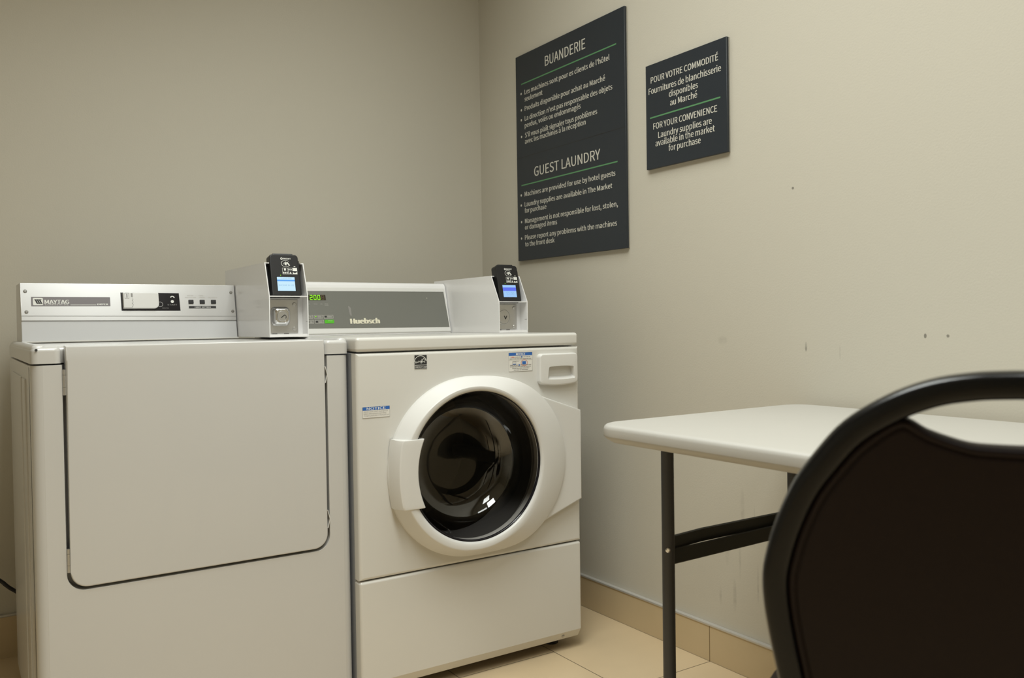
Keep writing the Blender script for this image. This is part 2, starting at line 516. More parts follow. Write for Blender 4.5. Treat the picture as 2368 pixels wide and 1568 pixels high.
# cabinet: sides and back, then the front skin with the door opening
b = NB()
box(b, DX0, DX1, -0.165, -0.835, 0.03, 0.867, 0.004, 2)
for (ya, yb) in ((-.30, -.62), (-.66, -.735)):                     # pressed ribs of the side sheet
    box(b, DX0 - .0035, DX0 + .01, ya, yb, 0.06, 0.835, 0.003, 2)
F = front(DY)
cut = [(DX0, .03), (DX1, .03), (DX1, .8675), (-.9785, .8675)]
arc = lambda cx, cz, r, a0, a1, n=8: [(cx + r * math.cos(a0 + (a1 - a0) * i / n), cz + r * math.sin(a0 + (a1 - a0) * i / n)) for i in range(n + 1)]
cut += arc(-.9785 - .036, .3955 + .036, .036, 0, -PI / 2)
cut += arc(-1.5505 + .036, .3955 + .036, .036, -PI / 2, -PI)
cut += [(-1.5505, .8675), (DX0, .8675)]
def dpick(c, e):
    a, bb = e.verts
    return (abs(a.co.z) < 1e-6 and abs(bb.co.z) < 1e-6)
s = NB()
prism(s, cut, -.05, 0, F)
ed = [e for e in s.edges if all(abs(v.co.y - DY) < 1e-5 for v in e.verts)]
outer = [e for e in ed if all(abs(v.co.x - DX0) < 1e-5 for v in e.verts) or all(abs(v.co.x - DX1) < 1e-5 for v in e.verts)]
bevel(s, outer, .021, 6)
ed = [e for e in s.edges if all(abs(v.co.y - DY) < 1e-5 for v in e.verts)]
bevel(s, ed, .0095, 5)
merge(b, s)
obj('cabinet', b, 'enamel_dryer', dryer)
b = NB(); box(b, -1.556, -.973, -.8355, -.838, .385, .868); obj('door_recess', b, 'galv', dryer)
# top with its two front corner caps and the raised rim at the edges
b = NB()
topo = [(DX0, -.16), (DX1, -.16), (DX1, DY), (-.9845, DY), (-.9845, -.842), (-1.5505, -.842), (-1.5505, DY), (DX0, DY)]
s = NB()
prism(s, [(p[0], p[1]) for p in topo], .871, DZ - .002, Matrix.Identity(4))
vert = [e for e in s.edges if abs(e.verts[0].co.x - e.verts[1].co.x) < 1e-6 and abs(e.verts[0].co.y - e.verts[1].co.y) < 1e-6 and abs(e.verts[0].co.y - DY) < 1e-5]
bevel(s, vert, .014, 4)
tp = [e for e in s.edges if all(abs(v.co.z - (DZ - .002)) < 1e-5 for v in e.verts)]
bevel(s, tp, .010, 4)
merge(b, s)
for x0, x1 in ((DX0 + .001, DX0 + .028), (DX1 - .028, DX1 - .001)):
    box(b, x0, x1, -.17, DY + .004, DZ - .02, DZ + .003, .0105, 4)
obj('top_panel', b, 'enamel_dryer', dryer)
b = NB(); disc(b, F, -1.5965, .8995, .0028, .0012, 16); obj('screw_hole', b, 'dark', dryer)
# door
door = NB()
dp = [(-1.544, .9065), (-1.544, .402 + .034)] + arc(-1.544 + .034, .402 + .034, .034, -PI, -PI / 2) + arc(-.985 - .034, .402 + .034, .034, -PI / 2, 0) + [(-.985, .9065)]
s = NB()
prism(s, dp, -.026, .004, F)
bmesh.ops.bisect_plane(s, geom=s.verts[:] + s.edges[:] + s.faces[:], plane_co=(0, 0, .876), plane_no=(0, 0, 1))
for v in s.verts:
    if v.co.z > .9 and v.co.y < DY: v.co.y += .0035
ed = [e for e in s.edges if all(v.co.y < DY + .001 for v in e.verts) and not all(abs(v.co.z - .876) < 1e-4 for v in e.verts)]
bevel(s, ed, .004, 3)
merge(door, s)
dd = obj('door', door, 'enamel_dryer', dryer, smooth=25)
for (z0, z1) in ((.805, .858), (.437, .486)):
    b = NB()
    for (a, c) in ((z0, z0 + (z1 - z0) * .3), (z0 + (z1 - z0) * .31, z0 + (z1 - z0) * .78), (z0 + (z1 - z0) * .79, z1)):
        lathe(b, [(.0036, a), (.0036, c)], T((-1.5468, DY - .0005, 0)), 12, cap0=True, cap1=True)
    obj('hinge', b, 'steel', dryer)
for (z0, z1) in ((.802, .842), (.4485, .492)):
    b = NB()
    zm = (z0 + z1) / 2
    prism(b, [(-.985, z1), (-.9795, zm), (-.985, z0), (-.9835, z0), (-.978, zm), (-.9835, z1)], -.012, .003, F)
    obj('latch_tab', b, 'plastic', dryer)
for x in (DX0 + .06, DX1 - .06):
    for y in (-.23, -.80):
        b = NB(); lathe(b, [(.018, 0), (.018, .0305)], T((x, y, 0)), 16, cap0=True, cap1=True)
        obj('levelling_foot', b, 'foot', dryer)

# dryer control console
A = Vector((0, -.3527, .9115)); B = Vector((0, -.3236, 1.0613))
CF = frame(A, (1, 0, 0), B - A)
YZ = frame((0, 0, 0), (0, 1, 0), (0, 0, 1))                        # u = y, v = z, w = x
b = NB()
prism(b, [(-.165, .911), (-.3515, .911), (-.3227, 1.0608), (-.185, 1.0608)], -1.589, -1.0465, YZ)
s = b
bevel(s, [e for e in s.edges if abs(e.verts[0].co.x - e.verts[1].co.x) < 1e-6 and all(v.co.y < -.3 for v in e.verts)], .0025, 2)
console = obj('console', b, 'console', dryer)
b = NB(); box(b, -1.590, -1.046, -.17, -.362, .9075, .9112, .001, 1); obj('console_base', b, 'enamel', dryer)
b = NB()
prism(b, [(-1.5885, .0535), (-1.0475, .0490), (-1.0475, .1525), (-1.5885, .1525)], .0005, .0022, CF, .0008, 2)
plate = obj('control_plate', b, 'brushed', console)
b = NB(); line(b, CF, [(-1.5885, .0655), (-1.0475, .0605)], .0011, .0027); obj('groove', b, 'grey_ink', console)
for (u, v) in ((-1.5775, .1304), (-1.5764, .0759), (-1.0578, .1306), (-1.0562, .0754)):
    screw('screw', CF, u, v, .0042, .0022, console)
# nameplate
b = NB(); prism(b, rrect(-1.5650, .0908, -1.3790, .1154, .001, 2), .002, .0030, CF, .0004, 1); obj('nameplate', b, 'name', console)
nx = lambda px: -1.5650 + (px - 282) / 716 * .1860
nv = lambda py: .1154 - (py - 493) / 89 * .0246
b = NB()
prism(b, rrect(nx(297), nv(572), nx(385), nv(502), .002, 3), .003, .0033, CF)
text(b, CF, 'MAYTAG', nx(400), nx(616), nv(558), nv(521) - nv(558), .0034, .012)
for (px, wd) in ((404, 16), (440, 15), (452, 15), (487, 15), (520, 15), (561, 15), (577, 15)):
    quad(b, CF, nx(px - wd / 2), nv(559), nx(px + wd / 2), nv(555), .0035)
text(b, CF, 'COMMERCIAL', nx(400), nx(616), nv(573), nv(564) - nv(573), .0034)
text(b, CF, 'DRYER', nx(876), nx(975), nv(572), nv(557) - nv(572), .0034, .02)
quad(b, CF, nx(628), nv(572), nx(865), nv(568), .0034)
obj('nameplate_lettering', b, 'white_ink', console, wn=False)
b = NB()
for k in range(3):
    x = 312 + k * 18
    poly(b, CF, [(nx(x), nv(518)), (nx(x + 14), nv(518)), (nx(x + 30), nv(556)), (nx(x + 16), nv(556))], .0035)
quad(b, CF, nx(310), nv(522), nx(372), nv(517), .0036); quad(b, CF, nx(330), nv(559), nx(380), nv(554), .0036)
obj('emblem', b, 'black_ink', console, wn=False)
# dial window
b = NB(); prism(b, [(-1.3519, .0782), (-1.2000, .0774), (-1.2017, .1274), (-1.3526, .1286)], .001, .0032, CF, .0006, 1); obj('dial_window', b, 'blackgloss', console)
b = NB()
prism(b, rrect(-1.3485, .0825, -1.2575, .1262, (.002, .012, .003, .002), 5), .003, .013, CF, .004, 4)
box(b, -1.3480, -1.3250, .0835, .1255, .003, .016, .002, 2, CF)
obj('timer_dial', b, 'clear', console)
b = NB()
rim(b, CF, -1.3445, .1085, -1.3335, .1245, .0012, .0162); quad(b, CF, -1.3405, .111, -1.3375, .122, .0163)
quad(b, CF, -1.329, .113, -1.3245, .1235, .0162)
for k in range(6): quad(b, CF, -1.327 + (k % 2) * .002, .086 + k * .004, -1.3255 + (k % 2) * .002, .0885 + k * .004, .0162)
obj('dial_marks', b, 'grey_ink', console, wn=False)
b = NB()
disc(b, CF, -1.2206, .1035, .0042, .0036); ringband(b, CF, -1.2200, .1135, .0035, .0062, .1, PI - .3, 12, .0036)
obj('start_symbol', b, 'white_ink', console, wn=False)
b = NB()
text(b, CF, 'START', -1.2340, -1.2080, .0925, .0035, .0036); text(b, CF, 'MINUTES', -1.2480, -1.2310, .0835, .0026, .0036)
ringband(b, CF, -1.2530, .0955, .006, .0075, 0, 2 * PI, 20, .0036)
obj('dial_lettering', b, 'grey_ink', console, wn=False)
for u in (-1.1772, -1.1466, -1.1155):
    b = NB(); box(b, u, u + .0135, .0972, .1085, .001, .0058, .001, 2, CF); obj('button', b, 'black', console)
b = NB()
for (a, c, s1) in ((-1.1800, -1.1630, 'WHITES'), (-1.1480, -1.1350, 'PERM.')):
    text(b, CF, s1, a, c, .1195, .0028, .0027)
for (a, c, s1) in ((-1.1865, -1.1560, 'AND COLORS'), (-1.1480, -1.1320, 'PRESS'), (-1.1220, -1.0975, 'DELICATES')):
    text(b, CF, s1, a, c, .1140, .0028, .0027)
obj('button_legends', b, 'faint_ink', console, wn=False)
b = NB(); quad(b, CF, -1.1770, .0838, -1.1025, .0908, .0027); obj('legend_bar', b, 'black_ink', console, wn=False)
b = NB(); text(b, CF, 'FABRIC SETTINGS', -1.1610, -1.1170, .0858, .0030, .0030, .01); obj('legend_bar_lettering', b, 'white_ink', console, wn=False)

# ------------------------------------------------------------------ washer
WX0, WX1, WY, WZ = -0.9166, -0.2336, -0.9037, 0.9100
washer = thing('washing_machine', 'white front-loading washing machine with round glass door in the corner', 'washing machine', ((WX0 + WX1) / 2, -0.55, 0))
F = front(WY)
CX, CZ = -.605, .5645
b = NB()
box(b, WX0 + .001, WX1 - .001, -.19, -.20, .04, .872)
box(b, WX0 + .001, WX0 + .012, -.20, -.873, .04, .872, .001, 1)
box(b, WX1 - .012, WX1 - .001, -.20, -.873, .04, .872, .001, 1)
box(b, WX0 + .012, WX1 - .012, -.20, -.873, .04, .05)
box(b, WX0 + .0135, WX1 - .0135, -.20, -.8725, .866, .8725)
obj('cabinet', b, 'galv', washer)
b = NB()
box(b, WX0, WX1, -.185, WY, .8740, WZ, .009, 4)
obj('top_panel', b, 'enamel', washer)
# upper front panel with the round porthole opening
n = 72
X0_, X1_, Z0_, Z1_ = WX0, WX1, .3115, .8705
angs = sorted([2 * PI * i / n for i in range(n)] + [math.atan2(z - CZ, x - CX) % (2 * PI) for x in (X0_, X1_) for z in (Z0_, Z1_)])
def panel_loop(g, w_):
    """the panel's outline inset by g, its points keeping their place along each side."""
    res = []
    for a in angs:
        dx, dz = math.cos(a), math.sin(a)
        k = min(((X1_ - CX) / dx if dx > 1e-9 else (X0_ - CX) / dx if dx < -1e-9 else 1e9), ((Z1_ - CZ) / dz if dz > 1e-9 else (Z0_ - CZ) / dz if dz < -1e-9 else 1e9))
        x, z = CX + dx * k, CZ + dz * k
        res.append((min(max(x, X0_ + g), X1_ - g), min(max(z, Z0_ + g), Z1_ - g), w_))
    return res
def hole_loop(w_): return [(CX + .205 * math.cos(a), CZ + .205 * math.sin(a), w_) for a in angs]
b = NB()
rr_ = .008
loops(b, [panel_loop(0, -.030)] + [panel_loop(rr_ * (1 - math.cos(q)), -rr_ * (1 - math.sin(q))) for q in (0, PI / 8, PI / 4, 3 * PI / 8, PI / 2)] + [hole_loop(0), hole_loop(-.030)], F, False, False)
obj('front_panel', b, 'enamel', washer, smooth=30)
# lower front panel with bevelled toe edge
s = NB()
prism(s, [(-.873, .032), (-.889, .032), (WY, .056), (WY, .3085), (-.873, .3085)], WX0, WX1, YZ)
ed = [e for e in s.edges if e.calc_face_angle(0) > .3 and any(v.co.y < -.88 for v in e.verts) and not all(v.co.z < .06 and abs(v.co.z - e.verts[0].co.z) < 1e-6 for v in e.verts)]
bevel(s, ed, .007, 4)
b = s; obj('kick_panel', b, 'enamel', washer, smooth=30)
b = NB()
q = frame((-.2964, -.8965, .0435), (1, 0, 0), (0, -.3, .4)); lathe(b, [(.0045, .0005), (.0035, .0024)], q, 14, cap1=True); obj('panel_screw', b, 'steel', washer)
for x in (WX0 + .05, WX1 - .05):
    for y in (-.25, -.82):
        b = NB(); lathe(b, [(.02, 0), (.02, .0405)], T((x, y, 0)), 16, cap0=True, cap1=True)
        obj('levelling_foot', b, 'foot', washer)

# porthole door: a dished ring whose hinge side spreads into a wing
DO = front(WY)
Pu, Pl, XR, RB = Vector((-.2440, .690)), Vector((-.2440, .4365)), -.2440, .236
def tang(P, sgn):
    d = Vector((CX, CZ)) - P
    a = math.atan2(d.y, d.x) + sgn * math.asin(RB / d.length)
    L = math.sqrt(d.length ** 2 - RB ** 2)
    q = P + Vector((math.cos(a), math.sin(a))) * L
    return math.atan2(q.y - CZ, q.x - CX)
aU, aL = tang(Pu, -1), tang(Pl, 1)
def R_out(a):
    """outline radius in direction a, and how far into the wing that direction is (0..1)."""
    a = (a + PI) % (2 * PI) - PI
    if aL < a < aU:
        dx, dz = math.cos(a), math.sin(a)
        best = 1e9
        tu = Vector((CX + RB * math.cos(aU), CZ + RB * math.sin(aU))); tl = Vector((CX + RB * math.cos(aL), CZ + RB * math.sin(aL)))
        for (p, q) in ((tu, Pu), (Pu, Pl), (Pl, tl)):
            e = q - p
            den = dx * e.y - dz * e.x
            if abs(den) < 1e-12: continue
            px, pz = p.x - CX, p.y - CZ
            k = (px * e.y - pz * e.x) / den
            m_ = (px * dz - pz * dx) / den
            if k > 0 and -1e-4 <= m_ <= 1.0001: best = min(best, k)
        return (best if best < 1e8 else RB)
    return RB
def smooth01(x):
    x = min(1, max(0, x)); return x * x * (3 - 2 * x)
NA = 192
EC, RC = .062, .2325                                               # the hinge-side crescent is a second, offset circle
b = NB()
ls = [[] for _ in range(16)]
for i in range(NA):
    a = -PI + 2 * PI * i / NA
    c, s_ = math.cos(a), math.sin(a)
    disc_ = RC * RC - EC * EC * s_ * s_
    dd_ = EC * c + math.sqrt(disc_) - .2345
    Rc = .2345 + .5 * (dd_ + math.sqrt(dd_ * dd_ + .010 ** 2))     # the two circles blended where they cross
    k = (Rc - .2345) / (EC + RC - .2345)
    dc = .008 + .0240 * smooth01(k * 1.6)
    cx, cz = CX + .007, CZ + .0055                                 # the glass rim sits a touch off-centre
    ringpts = [(.1925, .018), (.1945, .040), (.197, .0475), (.2005, .050), (.2060, .0515), (.2105, .0512)]
    for (p, dd) in ((0, 0), (.06, .0012), (.12, .0040), (.35, None), (.7, None), (.9, None), (.97, None), (1, None)):
        r = .2120 + (Rc - .2120) * p
        line_d = .0512 - (.0512 - dc) * ((p - .05) / .95)
        ringpts.append((r, (.0512 - dd) if dd is not None and k < .02 else max(.0512 - (.0512 - dc) * p ** (1 + .7 * k), dc) if dd is None or k >= .02 else line_d))
    ringpts += [(Rc + .0005, dc - .004), (Rc + .0005, -.0005)]
    for q, (r, d) in enumerate(ringpts):
        f = max(0, 1 - q / 7)
        ls[q].append((CX + (cx - CX) * f + r * c, CZ + (cz - CZ) * f + r * s_, d))
loops(b, ls, DO, False, False)
wp = [(CX + RB * math.cos(aU), CZ + RB * math.sin(aU)), (CX + .02, CZ), (CX + RB * math.cos(aL), CZ + RB * math.sin(aL)), tuple(Pl), tuple(Pu)]
wp = [wp[0]] + [(CX + .226 * math.cos(aU + (aL - aU) * i / 12), CZ + .226 * math.sin(aU + (aL - aU) * i / 12)) for i in range(13)] + wp[2:]
s = NB()
prism(s, wp, -.0005, .0305, Matrix.Identity(4), .006, 4)
for v in s.verts:
    if v.co.z > .01: v.co.z -= .008 * min(1, max(0, (v.co.x - CX - .1) / .26))
merge(b, s, DO)
bmesh.ops.recalc_face_normals(b, faces=b.faces)
ring_n = sum(f.normal.y * f.calc_area() for f in b.faces)
if ring_n > 0: bmesh.ops.reverse_faces(b, faces=b.faces)
wdoor = obj('door', b, 'plastic', washer, smooth=50)
# handle plate on the free side: a flat over the ring that rides out over its sloping flank
def circ_x(r, z, cx=CX + .004, cz=CZ + .003): return cx - math.sqrt(max(r * r - (z - cz) ** 2, 1e-6))
rows_ = []
for i in range(17):
    z = .655 - .173 * i / 16
    k = (z - .5685) / .0865
    xr = -.7590 - .0185 * (1 - k * k)
    xe = -.8200 - .0095 * (1 - k * k)
    xo = -.8290 - .0090 * (1 - k * k)
    rows_.append([(xr + .0015, z, .026), (xr, z, .0500), (xr - .0025, z, .0535), (xr - .0050, z, .0545), (xe + .006, z, .0535), (xe, z, .0505), (xo, z, .030), (xo - .001, z, .002)])
b = NB()
V = [[b.verts.new(DO @ Vector(p)) for p in row] for row in rows_]
for i in range(16):
    for j in range(7): b.faces.new((V[i][j], V[i][j + 1], V[i + 1][j + 1], V[i + 1][j]))
b.faces.new(V[0]); b.faces.new(list(reversed(V[-1])))
bmesh.ops.recalc_face_normals(b, faces=b.faces)
if sum(f.normal.y * f.calc_area() for f in b.faces) > 0: bmesh.ops.reverse_faces(b, faces=b.faces)
bevel(b, [e for e in b.edges if e.is_valid and len(e.link_faces) == 2 and (set(e.verts) <= set(V[0]) or set(e.verts) <= set(V[-1])) and all(v.co.y < WY - .028 for v in e.verts)], .0025, 2)
obj('door_handle', b, 'plastic', wdoor)
# bowl of smoked glass, gasket, drum
GC = DO @ T((CX + .007, CZ + .0055, 0))
b = NB(); lathe(b, [(.1955, .0385), (.1935, .034), (.189, .022), (.1845, .006), (.179, -.012), (.172, -.030), (.163, -.046), (.151, -.059), (.135, -.069), (.114, -.0755), (.088, -.079), (.058, -.0805), (.028, -.081), (.002, -.081)], GC, 96)
obj('door_glass', b, 'glass', wdoor, smooth=80, wn=False)
b = NB(); lathe(b, [(.1955, .0385), (.1985, .043), (.1940, .0445), (.1915, .040), (.1930, .035)], GC, 96); obj('glass_rim', b, 'blackgloss', wdoor, smooth=80)
GD = DO @ T((CX, CZ, 0))
b = NB(); lathe(b, [(.2045, -.002), (.2045, -.06), (.185, -.075), (.198, -.10), (.215, -.12), (.225, -.125)], GD, 72); obj('gasket', b, 'rubber', washer, smooth=80)
b = NB(); lathe(b, [(.225, -.12), (.250, -.14), (.250, -.46), (.06, -.50), (.002, -.50)], GD, 72)
for k in range(3):
    a = PI / 2 + k * 2 * PI / 3 + .4
    q = GD @ Matrix.Rotation(a, 4, 'Z')
    box(b, .195, .249, -.02, .02, -.44, -.16, .012, 3, q)
obj('drum', b, 'drum', washer, smooth=50)
b = NB(); box(b, WX0 + .014, WX1 - .014, -.205, -.8720, .052, .0545); obj('sump', b, 'dark', washer)
# hinge strip at the edge of the door
b = NB()
for k in range(26): box(b, WX1 - .0012, WX1 + .0012, -.893, -.899, .45 + k * .0092, .455 + k * .0092)
obj('hinge_cover', b, 'galv', washer)

# detergent drawer
DF = front(WY)
s = NB()
def drw(i, d, dz=0): return [(p[0], p[1], d) for p in i]
def curved(u0, v0, u1, v1, r, sag, n=6):
    out = rrect(u0, v0, u1, v1, r, n)
    res = []
    for (u, v) in out:
        k = (u - (u0 + u1) / 2) / ((u1 - u0) / 2)
        res.append((u, v - (sag * (1 - k * k) if v < (v0 + v1) / 2 else 0)))
    return res
def dense(l, m=4):
    out = []
    for i in range(len(l)):
        a, c = l[i], l[(i + 1) % len(l)]
        k = m * 3 if i % 7 == 6 else 1                     # the straight sides between the rounded corners
        out += [(a[0] + (c[0] - a[0]) * j / k, a[1] + (c[1] - a[1]) * j / k) for j in range(k)]
    return out
def sagged(l, v0, v1, u0, u1, sagb, sagt=0):
    res = []
    for (u, v) in l:
        k = (u - (u0 + u1) / 2) / ((u1 - u0) / 2)
        f = (v1 - v) / (v1 - v0)
        res.append((u, v - sagb * (1 - k * k) * f + sagt * (1 - k * k) * (1 - f)))
    return res
U0, U1, V0, V1 = -.3800, -.2475, .7690, .8530
O_ = lambda g: sagged(dense(rrect(U0 - g, V0 - g, U1 + g, V1 + g, .011 + g, 6)), V0, V1, U0, U1, .006)
hu0, hu1, hv0, hv1 = -.3545, -.2585, .7820, .8160
def H_(du, v0, v1, tap):
    l = sagged(dense(rrect(hu0 - du, v0, hu1 + du, v1, .0045, 6)), v0, v1, hu0, hu1, .002, .0022)
    return [(u + ((hu0 + hu1) / 2 - u) * tap * (v - v0) / (v1 - v0), v) for (u, v) in l]
d3 = lambda l, d: [(p[0], p[1], d) for p in l]
h0 = H_(0, hv0, hv1, .10); h1_ = H_(-.001, hv0 + .0006, hv1 - .0006, .10); h2 = H_(-.006, hv0 + .018, hv1 + .006, .06)
loops(s, [d3(O_(0), 0), d3(O_(0), .012), d3(O_(-.0012), .0148), d3(O_(-.004), .0165), d3(h0, .0165), d3(h1_, .0150), d3(h2, -.020)], DF, False, True)
bmesh.ops.recalc_face_normals(s, faces=s.faces)
cap = max(s.faces, key=lambda f: (f.calc_center_median().y, len(f.verts)))
if sum(f.normal.y * f.calc_area() for f in s.faces) > 0: bmesh.ops.reverse_faces(s, faces=s.faces)
obj('detergent_drawer', s, 'plastic', washer, smooth=40)

# washer console
A2 = Vector((0, -.3862, .9125)); B2 = Vector((0, -.3502, 1.0665))
WF = frame(A2, (1, 0, 0), B2 - A2)
b = NB()
prism(b, [(-.19, .9105), (-.3858, .9105), (-.3500, 1.0635), (-.3440, 1.0715), (-.335, 1.0745), (-.22, 1.0745)], -.9050, -.3590, YZ)
bevel(b, [e for e in b.edges if all(v.co.x > -.36 for v in e.verts) and all(v.co.y < -.30 for v in e.verts)], .005, 3)
wcon = obj('console', b, 'boxpaint', washer)
b = NB()
prism(b, [(-.9040, .0020), (-.3610, .0020), (-.3660, .1490), (-.9040, .1490)], -.001, .0035, WF, .003, 3)
obj('console_bezel', b, 'plastic', wcon)
b = NB(); prism(b, [(-.8980, .0195), (-.3665, .0165), (-.3725, .1365), (-.8980, .1355)], .003, .0042, WF, .0003, 1); obj('control_film', b, 'panelgrey', wcon)
b = NB(); prism(b, [(-.8720, .1068), (-.7830, .1068), (-.7835, .1232), (-.8720, .1232)], .003, .0047, WF); obj('display_window', b, 'ledwin', wcon)
SEG = {'2': 'abged', '0': 'abcdef', '8': 'abcdefg'}
def digit(bm, mx, ch, u, v, wd, h, t, ww):
    sl = .08
    S = {'a': ((0, h), (wd, h)), 'b': ((wd, h), (wd, h / 2)), 'c': ((wd, h / 2), (wd, 0)), 'd': ((0, 0), (wd, 0)), 'e': ((0, h / 2), (0, 0)), 'f': ((0, h), (0, h / 2)), 'g': ((0, h / 2), (wd, h / 2))}
    for k in SEG[ch]:
        (a0, b0), (a1, b1) = S[k]
        line(bm, mx, [(u + a0 + b0 * sl * 0, v + b0), (u + a1, v + b1)], t, ww)
b = NB()
for (ch, px) in (('2', -.8325), ('0', -.8205), ('0', -.8085)):
    digit(b, WF, ch, px, .1087, .0068, .0128, .0021, .0050)
obj('display_digits', b, 'led', wcon, label='lit green digits', wn=False)
b = NB(); digit(b, WF, '8', -.7960, .1087, .0066, .0126, .0018, .0050); obj('display_digit', b, 'led_off', wcon, label='unlit brown digit', wn=False)
b = NB()
for (a, c, v, s1) in ((-.8480, -.8345, .0935, 'WASH'), (-.8225, -.8115, .0935, 'RINSE'), (-.8025, -.7960, .0935, 'SPIN'), (-.7885, -.7780, .0940, 'DOOR'), (-.7885, -.7765, .0900, 'LOCKED')):
    q = NB(); text(q, WF, s1, a, c, v, .0022, .0046); obj('legend', q, 'faint_ink', wcon, wn=False)
for (u0, u1, v0, v1) in ((-.8520, -.8300, .0500, .0606), (-.8262, -.7985, .0500, .0606), (-.7955, -.7655, .0496, .0604), (-.8520, -.8285, .0342, .0450), (-.8250, -.7970, .0342, .0450)):
    q = NB()
    rim(q, WF, u0, v0, u1, v1, .0009, .0046)
    for k in range(2): quad(q, WF, u0 + .011, v0 + .003 + k * .003, u1 - .004, v0 + .0042 + k * .003, .0046)
    obj('key', q, 'faint_ink', wcon, wn=False)
quad(b, WF, -.4385, .1135, -.4365, .1155, .0046); obj('chip', b, 'cream_ink', wcon, wn=False)
for (u, v) in ((-.7925, .0530), (-.8215, .0375)):
    b = NB(); quad(b, WF, u, v, u + .006, v + .0045, .0048); obj('key_icon', b, 'black_ink', wcon, wn=False)
b = NB(); disc(b, WF, -.8205, .0555, .0017, .0050, 12); obj('cycle_light', b, 'led', wcon, label='lit green light', wn=False)
b = NB(); prism(b, rrect(-.7940, .0342, -.7645, .0452, .0008, 2), .003, .0050, WF); obj('start_button', b, 'green_button', wcon, label='green start key')
b = NB()
text(b, WF, 'START', -.7835, -.7690, .0408, .0022, .0054)
obj('start_lettering', b, 'cream_ink', wcon, wn=False)
b = NB(); text(b, WF, 'Huebsch', -.7105, -.6150, .0320, .0160, .0048, .030); obj('maker_lettering', b, 'cream_ink', wcon, wn=False)
b = NB(); poly(b, WF, [(-.7140, .087), (-.7115, .089), (-.7055, .082), (-.7050, .060), (-.7075, .055), (-.7110, .062)], .0046); obj('pale_streak', b, mat('pale_streak_grey', (0.25, 0.24, 0.225), .5), wcon, wn=False)  # small pale streak laid flat on the control film

# stickers on the washer front
def sticker(name, label, u0, v0, u1, v1, base):
    t = thing(name, label, 'sticker', ((u0 + u1) / 2, WY, v0))
    b = NB(); prism(b, rrect(u0, v0, u1, v1, .0006, 1), .0002, .0008, F); obj('backing', b, base, t)
    return t
u0, u1, v0, v1 = -.7590, -.7232, .8265, .8622
st = sticker('energy_sticker', 'small black square efficiency sticker with white star on the washer front', u0, v0, u1, v1, 'black_ink')
b = NB()
W_ = u1 - u0
rim(b, F, u0, v0, u1, v1, .0004, .0010)
quad(b, F, u0, v0 + .0094, u1, v0 + .0103, .0011)
text(b, F, 'ENERGY STAR', u0 + .0016, u1 - .0010, v0 + .0022, .0052, .0011)
cu, cv = u0 + W_ * .48, v0 + .0165
ringband(b, F, cu, cv, .0165, .0177, .18, PI - .12, 24, .0011, 1.02)
sc_ = (u0 + W_ * .74, v0 + .0218)
star = [(sc_[0] + (.0068 if k % 2 == 0 else .0030) * math.sin(k * PI / 5 + .08), sc_[1] + (.0068 if k % 2 == 0 else .0030) * math.cos(k * PI / 5 + .08)) for k in range(10)]
line(b, F, star + [star[0]], .0010, .0012)
scr = [(.04, .0150), (.10, .0165), (.13, .0195), (.10, .0200), (.09, .0165), (.15, .0152), (.19, .0185), (.21, .0158), (.24, .0190), (.27, .0160), (.31, .0180), (.33, .0205), (.30, .0205), (.31, .0170), (.36, .0172), (.39, .0205), (.40, .0180), (.45, .0200), (.48, .0220), (.45, .0212), (.46, .0180), (.50, .0215), (.47, .0130), (.52, .0195), (.56, .0225), (.54, .0130), (.60, .0210)]
line(b, F, [(u0 + W_ * p, v0 + q) for p, q in scr], .0011, .0012)
obj('white_print', b, 'white_ink', st, wn=False)

u0, u1, v0, v1 = -.4735, -.3958, .8072, .8590
st = sticker('notice_sticker', 'square notice sticker with blue header and red-ringed picture beside the detergent drawer', u0, v0, u1, v1, 'label')
b = NB(); quad(b, F, u0, v1 - .0085, u1, v1, .0010); obj('header', b, 'blue_ink', st, wn=False)
b = NB(); text(b, F, 'NOTICE', u0 + .024, u1 - .024, v1 - .0072, .0056, .0012, .02); obj('header_lettering', b, 'white_ink', st, wn=False)
b = NB()
rim(b, F, u0, v0, u1, v1, .0005, .0010)
def greek(bm, y, a, c, seed, th=.0018):
    x = a; k = seed
    while x < c:
        k = (k * 37 + 11) % 17
        wd = .003 + k * .0005
        quad(bm, F, x, y, min(x + wd, c), y + th, .0011); x += wd + .0011
greek(b, v1 - .0133, u0 + .021, u1 - .006, 3); greek(b, v1 - .0180, u0 + .003, u1 - .004, 5)
for k, (y, a, c) in enumerate(((.0165, .004, .004), (.0122, .004, .005), (.0078, .011, .011), (.0033, .016, .016))): greek(b, v0 + y, u0 + a, u1 - c, 7 + k)
quad(b, F, u0, v1 - .0206, u1, v1 - .0202, .0011)
rim(b, F, u0 + .0120, v1 - .0330, u0 + .0235, v1 - .0245, .0007, .0012); quad(b, F, u0 + .012, v1 - .0245, u0 + .034, v1 - .0240, .0011)
obj('fine_print', b, 'grey_ink', st, wn=False)
b = NB(); greek(b, v1 - .0133, u0 + .006, u0 + .020, 2); obj('red_words', b, 'red_ink', st, wn=False)
b = NB(); ringband(b, F, u0 + .0505, v1 - .0285, .0080, .0088, 0, 2 * PI, 28, .0014, 1.25); obj('red_ring', b, 'red_ink', st, wn=False)
b = NB(); quad(b, F, u0 + .0440, v1 - .0325, u0 + .0560, v1 - .0245, .0013); quad(b, F, u0 + .0127, v1 - .0325, u0 + .0228, v1 - .0305, .0013)
disc(b, F, u0 + .042, v1 - .0122, .0022, .0013, 12); disc(b, F, u0 + .034, v0 + .0175, .0022, .0013, 12); obj('blue_print', b, 'blue_ink', st, wn=False)

